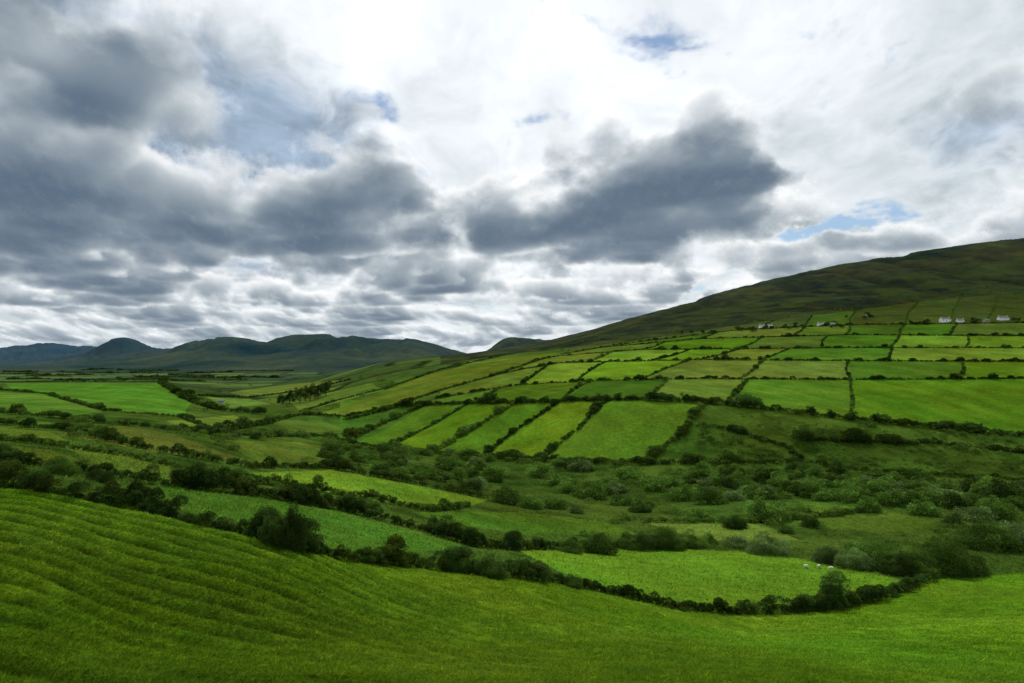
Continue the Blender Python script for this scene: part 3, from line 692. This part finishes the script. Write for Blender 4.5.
for uv,rx,ry in (((600,435),90,70),((930,400),150,60),((620,365),180,110),((100,398),160,130),((740,585),60,40),((430,388),120,160),((960,345),160,80),((380,487),60,30),((600,600),90,60),((700,520),120,40),((130,445),90,50)):
    al=al*(1-shp_(uv,rx,ry,0.95))
edge_=sstep(0,300,GX+1700)*sstep(0,300,2400-GX)*sstep(0,150,GY+250)*sstep(0,250,2700-GY)
al=np.clip(al*edge_,0,0.93)
ct=1/math.tan(SUN_EL)
CX=GX+(ALT-GZs)*ct*math.sin(SUN_AZ); CY=GY+(ALT-GZs)*ct*math.cos(SUN_AZ); CZ=np.full(GX.shape,ALT)+25*fbm(GX/300,GY/300,3,520)
nr,nc=GX.shape
V=np.stack([CX,CY,CZ],-1).reshape(-1,3); ii,jj=np.meshgrid(np.arange(nr-1),np.arange(nc-1),indexing='ij'); a=ii*nc+jj
Fq=np.stack([a,a+1,a+nc+1,a+nc],-1).reshape(-1,4)
m,nt,N,K=newmat("shade_cloud_sheet")
out=N.new("ShaderNodeOutputMaterial"); tp=N.new("ShaderNodeBsdfTransparent"); tl=N.new("ShaderNodeBsdfTranslucent"); tl.inputs[0].default_value=(0.85,0.87,0.9,1)
at=N.new("ShaderNodeAttribute"); at.attribute_name="tint"; mix=N.new("ShaderNodeMixShader")
K.new(at.outputs["Fac"],mix.inputs[0]); K.new(tp.outputs[0],mix.inputs[1]); K.new(tl.outputs[0],mix.inputs[2]); K.new(mix.outputs[0],out.inputs[0])
obj("shade_cloud",mesh_arrays("shade_cloud",V,Fq,np.repeat(al.reshape(-1,1),3,1),True,m),label="added thin sheet out of view that shades the valley",cat="shade_cloud",kind="structure")

# ------------------------------------------------------------------ sky clouds simulation (volumetric march through a cumulus deck, all round the horizon)
t_c=time.time()
rng=np.random.default_rng(21)
NN=96
def worley(c):
    pts=rng.random((c,c,c,3)).astype(np.float32)
    g=(np.arange(NN,dtype=np.float32)+0.5)/NN*c; gi=np.floor(g).astype(int); gf=g-gi
    best=np.full((NN,NN,NN),9,np.float32)
    for dx in (-1,0,1):
        for dy in (-1,0,1):
            for dz in (-1,0,1):
                p=pts[np.ix_((gi+dx)%c,(gi+dy)%c,(gi+dz)%c)]
                ax=(p[...,0]+dx-gf[:,None,None]); ay=(p[...,1]+dy-gf[None,:,None]); azz=(p[...,2]+dz-gf[None,None,:])
                best=np.minimum(best,ax*ax+ay*ay+azz*azz)
    return 1-np.clip(np.sqrt(best),0,1)
w4,w9,w20=worley(4),worley(9),worley(20)
wh=rng.normal(size=(NN,NN,NN)); fk=np.fft.fftfreq(NN)*NN
kk=np.sqrt(fk[:,None,None]**2+fk[None,:,None]**2+fk[None,None,:]**2); kk[0,0,0]=1e9
FW=np.fft.fftn(wh)
pn=np.real(np.fft.ifftn(FW*np.where(kk<1.5,0,kk**-2.5)))
pn2=np.real(np.fft.ifftn(FW*np.where(kk<2.5,0,kk**-2.1)))
nrm=lambda A:np.clip((A-np.percentile(A,1))/(np.percentile(A,99)-np.percentile(A,1)),0,1).astype(np.float32)
TA=nrm(0.5*nrm(pn)+0.5*nrm(0.5*w4+0.32*w9+0.18*w20)).ravel(); TB=nrm(0.55*nrm(pn2)+0.45*nrm(0.5*w4+0.32*w9+0.18*w20)).ravel()
def tri(A,x,y,z):
    x=x*NN; y=y*NN; z=z*NN
    xi=np.floor(x).astype(np.int32); yi=np.floor(y).astype(np.int32); zi=np.floor(z).astype(np.int32)
    fx=(x-xi).astype(np.float32); fy=(y-yi).astype(np.float32); fz=(z-zi).astype(np.float32)
    x0=(xi%NN)*NN*NN; x1=((xi+1)%NN)*NN*NN; y0=(yi%NN)*NN; y1=((yi+1)%NN)*NN; z0=zi%NN; z1=(zi+1)%NN
    c0=(A[x0+y0+z0]*(1-fx)+A[x1+y0+z0]*fx)*(1-fy)+(A[x0+y1+z0]*(1-fx)+A[x1+y1+z0]*fx)*fy
    c1=(A[x0+y0+z1]*(1-fx)+A[x1+y0+z1]*fx)*(1-fy)+(A[x0+y1+z1]*(1-fx)+A[x1+y1+z1]*fx)*fy
    return c0*(1-fz)+c1*fz
sunv=np.array([dirv.x,dirv.y,dirv.z])
def gs(az,el,lst):
    s=0
    for u_,v_,su,sv,A in lst:
        ac=math.atan((u_-512)/F); ec=(HZ-v_)/F*math.cos(ac); sa=su/F*math.cos(ac)**2; se=sv/F*math.cos(ac)
        s=s+A*np.exp(-(((az-ac)/sa)**2+((el-ec)/se)**2))
    return s
ZB,ZT=1.0,1.5
PA=3.3
def shape(x,y,z,hf,cov):
    sh=tri(TA,x/PA+0.13*y,y/PA,z/2.6)
    prof=sstep(0,0.10,hf)*(1-sstep(0.45,1.0,hf)*0.9)
    return np.clip((sh-(1-cov)*0.92)*1.9,0,1)*prof
def clouds(az,eli,nstep):
    te=np.tan(eli)
    dx=np.sin(az)*np.cos(eli); dy=np.cos(az)*np.cos(eli); dz=np.maximum(np.sin(eli),0.0)+0.035
    wx=fbm(az*6,te*9,6,201,0.58)*0.12; wy=fbm(az*6,te*9,6,211,0.58)*0.07
    cov=0.38+gs(az+wx,te+wy,[(0,10,230,75,0.38),(70,80,220,80,0.34),(190,110,90,50,0.20),(240,170,190,80,0.38),(90,225,230,45,0.36),(345,215,100,38,0.28),
        (650,205,150,36,0.44),(560,238,100,26,0.32),(765,180,60,32,0.28),(985,130,90,50,0.30),
        (520,50,170,90,-0.30),(455,160,34,40,-0.35),(850,110,60,80,-0.24),(900,215,80,24,-0.10),(720,40,200,60,-0.18),
        (250,190,34,18,-0.12),(60,115,40,20,-0.14),(842,232,40,10,-0.5),(704,293,34,9,-0.5),(440,235,24,36,-0.25)])
    low=np.clip(1-te/0.19,0,1); cov=cov+0.14*sstep(0,0.6,low)
    xb=dx/dz; yb=dy/dz
    ox=1.6*fbm(xb/13+3,yb/13,2,601); oy=1.6*fbm(xb/13,yb/13+5,2,602)
    cov=cov+0.26*fbm(xb/4.7,yb/4.7,3,603)*(1-sstep(0.15,0.30,te))
    cov=np.where(np.cos(az)<0.3,0.42,cov); cov=np.clip(cov,0.05,0.98)
    t0=ZB/dz; t1=ZT/dz
    trn=np.ones(az.shape,np.float32); rad=np.zeros(az.shape,np.float32)
    jt=rng.random(az.shape)
    dfade=np.clip(te/0.08,0.35,1)
    for i in range(nstep):
        hf=(i+jt)/nstep; t=t0+(t1-t0)*hf
        x=dx*t+ox; y=dy*t+oy; z=ZB+(ZT-ZB)*hf
        d=shape(x,y,z,hf,cov)
        act=np.nonzero((d>0.001)&(trn>0.02))[0]
        if len(act)==0: continue
        xa,ya,za=x[act],y[act],z[act]
        det=tri(TB,xa/0.9,ya/0.9,za/0.7); det2=tri(TB,xa/0.24+0.3,ya/0.24,za/0.2)
        er=(0.55*(1-det)+0.45*(1-det2)*dfade[act]+0.22*(1-dfade[act]))
        da=np.clip(d[act]*1.25-er*0.80*(1-d[act]*0.65),0,1)
        tau=0
        for st,wt in ((0.05,0.10),(0.15,0.15),(0.32,0.22)):
            zz_=za+sunv[2]*st; hs=(zz_-ZB)/(ZT-ZB)
            tau=tau+shape(xa+sunv[0]*st,ya+sunv[1]*st,zz_,np.clip(hs,0,1),cov[act])*(hs<1)*wt
        tau=tau*24*(0.20+0.75*det+0.5*det2)+da*0.8
        Ls=0.95*np.exp(-tau)+0.52*np.exp(-tau*0.22)
        amb=0.09+0.20*hf[act]+0.14*(det-0.5)+0.10*(det2-0.5)
        ext=da*17; sl=(t1[act]-t0[act])/nstep; sl=np.minimum(sl,0.10)
        a=1-np.exp(-ext*sl)
        rad[act]+=trn[act]*a*(Ls*0.95+amb); trn[act]*=(1-a)
    return rad,trn
def skyimg(az,eli,nstep,rep=1):
    shp=az.shape; az=az.ravel(); eli=eli.ravel()
    rad=0;trn=0
    for k in range(rep):
        a_,b_=clouds(az,eli,nstep); rad=rad+a_/rep; trn=trn+b_/rep
    te=np.tan(np.clip(eli,0,1.4))
    q=1/(np.maximum(np.sin(eli),0)+0.16); vx=np.sin(az)*q; vy=np.cos(az)*q*0.6
    wv=fbm(vx*1.6,vy*2.0,4,305); wv2=fbm(vx*1.6+9,vy*2.0,4,306)
    vn=fbm(vx*1.3+0.5*wv,vy*1.7+0.5*wv2,7,301,0.56); vn2=fbm(vx*5+wv*1.0,vy*8+wv2*1.0,6,311,0.62)
    bil=1-2*np.abs(fbm(vx*3+wv,vy*4.2+wv2,7,321,0.58))
    grey=gs(az+0.07*wv,te+0.04*wv2,[(40,70,260,150,0.9),(220,120,120,80,0.45),(260,180,200,90,0.65),(975,125,110,65,0.85),(1010,30,70,50,0.35),(650,190,190,60,0.4),(760,110,90,40,0.3),(330,60,80,60,0.2)])
    grey=sstep(0.15,1.0,grey+0.65*vn-0.32*bil+0.10)
    glow=np.exp(-(((az+0.0)/0.55)**2+((te-0.5)/0.34)**2))
    vb=0.78+0.32*glow+0.18*vn+0.16*vn2+0.16*(bil-0.5)-0.06*np.clip(1-te/0.1,0,1)
    vb=np.clip(vb,0.4,1.15)[:,None]
    white=np.array([0.91,0.955,1.0])*vb; white[:,0]-=(1-np.clip(vb[:,0],0,1))*0.16
    gcol=np.array([0.26,0.34,0.44])*(1+0.6*vn2+0.35*bil)[:,None]
    veil=white*(1-grey[:,None])+gcol*grey[:,None]
    r=rad/np.maximum(1-trn,1e-3)
    r=np.clip(r,0,1.3)
    lo=np.array([0.082,0.130,0.200]); hi_=np.array([0.98,0.99,1.0])
    f=np.clip((r-0.14)/0.78,0,1.15)[:,None]
    cc=lo*(1-f)+hi_*f
    cc[:,0]-=0.10*f[:,0]*(1-f[:,0])
    hz_=np.exp(-te/0.05)[:,None]*0.4; cc=cc*(1-hz_)+np.array([0.62,0.71,0.80])*hz_
    A=(1-trn)[:,None]
    rgb=veil*(1-A)+cc*A
    blue=gs(az+fbm(az*20,te*50,6,401,0.6)*0.08,te+fbm(az*20,te*50,6,402,0.6)*0.04,[(840,231,50,9,1.15),(670,45,30,12,0.42),(704,293,44,10,1.2),(430,331,70,9,0.8),(165,55,20,10,0.3),(550,6,60,10,0.3),(895,210,40,6,0.55),(1000,215,40,10,0.45)])
    blue=np.clip(blue*1.2+vn2*1.5-0.15-0.6*(bil-0.5),0,1)*np.clip(trn*1.3-0.3,0,1)
    blue=sstep(0.25,1.05,blue)*0.9
    out=np.concatenate([rgb,1-blue[:,None]],1)
    return out.reshape(shp+(4,)).astype(np.float32)
W_,H_=4096,2048
px_=np.zeros((H_,W_,4),np.float32); px_[...,3]=1; px_[:H_//2,:,:3]=(0.06,0.09,0.05)
cw,ch=256,64
ca=((np.arange(cw)+0.5)/cw-0.25)*2*math.pi
ce=(np.arange(ch)+0.5)/ch*math.pi/2
AZ,EL=np.meshgrid((ca+math.pi)%(2*math.pi)-math.pi,ce)
cs_=skyimg(AZ,EL,12)
px_[H_//2:]=np.repeat(np.repeat(cs_,(H_//2)//ch,0),W_//cw,1)
blk=px_[H_//2:]
for k in range(2):
    for ax,n in ((0,9),(1,9)):
        cu=np.cumsum(blk,axis=ax,dtype=np.float64)
        if ax==1: blk[:,n:-n]=((cu[:,2*n:]-cu[:,:-2*n])/(2*n))
        else: blk[n:-n]=((cu[2*n:]-cu[:-2*n])/(2*n))
i0=int((0.25-0.135)*W_); i1=int((0.25+0.135)*W_); j0=H_//2; j1=H_//2+int(36/180*H_)
az_=((np.arange(i0,i1)+0.5)/W_-0.25)*2*math.pi; el_=((np.arange(j0,j1)+0.5)/H_-0.5)*math.pi
AZ,EL=np.meshgrid(az_,el_)
js=110
hi=np.concatenate([skyimg(AZ[:js],EL[:js],36,4),skyimg(AZ[js:],EL[js:],36,1)],0)
fa=np.minimum(sstep(0,60,np.arange(i1-i0)),sstep(0,60,np.arange(i1-i0)[::-1]))[None,:]*np.minimum(1,sstep(0,50,np.arange(j1-j0)[::-1]))[:,None]
px_[j0:j1,i0:i1]=px_[j0:j1,i0:i1]*(1-fa[...,None])+hi*fa[...,None]
def mkimg(name,A):
    im=bpy.data.images.new(name,A.shape[1],A.shape[0],alpha=False,float_buffer=True)
    im.colorspace_settings.name='Non-Color'
    B=np.ones(A.shape[:2]+(4,),np.float32); B[...,:3]=A
    im.pixels.foreach_set(B.ravel()); im.update(); im.pack(); return im
img=mkimg("cloud_light",px_[...,:3]); img2=mkimg("cloud_cover",np.repeat(px_[::2,::2,3:4],3,2))
print("cloud time",time.time()-t_c)  # seconds for the sky clouds
w=bpy.data.worlds.new("World"); scene.world=w; w.use_nodes=True; nt=w.node_tree; nt.nodes.clear(); N=nt.nodes; K=nt.links
tc=N.new("ShaderNodeTexCoord")
env=N.new("ShaderNodeTexEnvironment"); env.image=img; K.new(tc.outputs["Generated"],env.inputs[0])
env2=N.new("ShaderNodeTexEnvironment"); env2.image=img2; K.new(tc.outputs["Generated"],env2.inputs[0])
sky=N.new("ShaderNodeTexSky"); sky.sky_type='NISHITA'; sky.sun_disc=False; sky.sun_elevation=SUN_EL; sky.sun_rotation=SUN_AZ; sky.air_density=1.0; sky.dust_density=0.0; sky.ozone_density=2.0
bg1=N.new("ShaderNodeBackground"); K.new(sky.outputs[0],bg1.inputs[0]); bg1.inputs[1].default_value=0.09
bg2=N.new("ShaderNodeBackground"); K.new(env.outputs["Color"],bg2.inputs[0]); bg2.inputs[1].default_value=1.0
mx=N.new("ShaderNodeMixShader"); K.new(env2.outputs["Color"],mx.inputs[0]); K.new(bg1.outputs[0],mx.inputs[1]); K.new(bg2.outputs[0],mx.inputs[2])
wo=N.new("ShaderNodeOutputWorld"); K.new(mx.outputs[0],wo.inputs[0])

# ------------------------------------------------------------------ camera
cd=bpy.data.cameras.new("camera"); cam=bpy.data.objects.new("camera",cd); COL.objects.link(cam); scene.camera=cam
cam.location=(0,0,0); cam.rotation_euler=(math.radians(90),0,0); cd.sensor_width=36
cd.lens=F/1024*36; cd.shift_y=(HZ-341.5)/1024; cd.clip_start=0.1; cd.clip_end=90000
scene.view_settings.view_transform='Standard'; scene.view_settings.look='None'; scene.view_settings.exposure=0
print("leaves",LEAFTOT,"bushes",bcount)
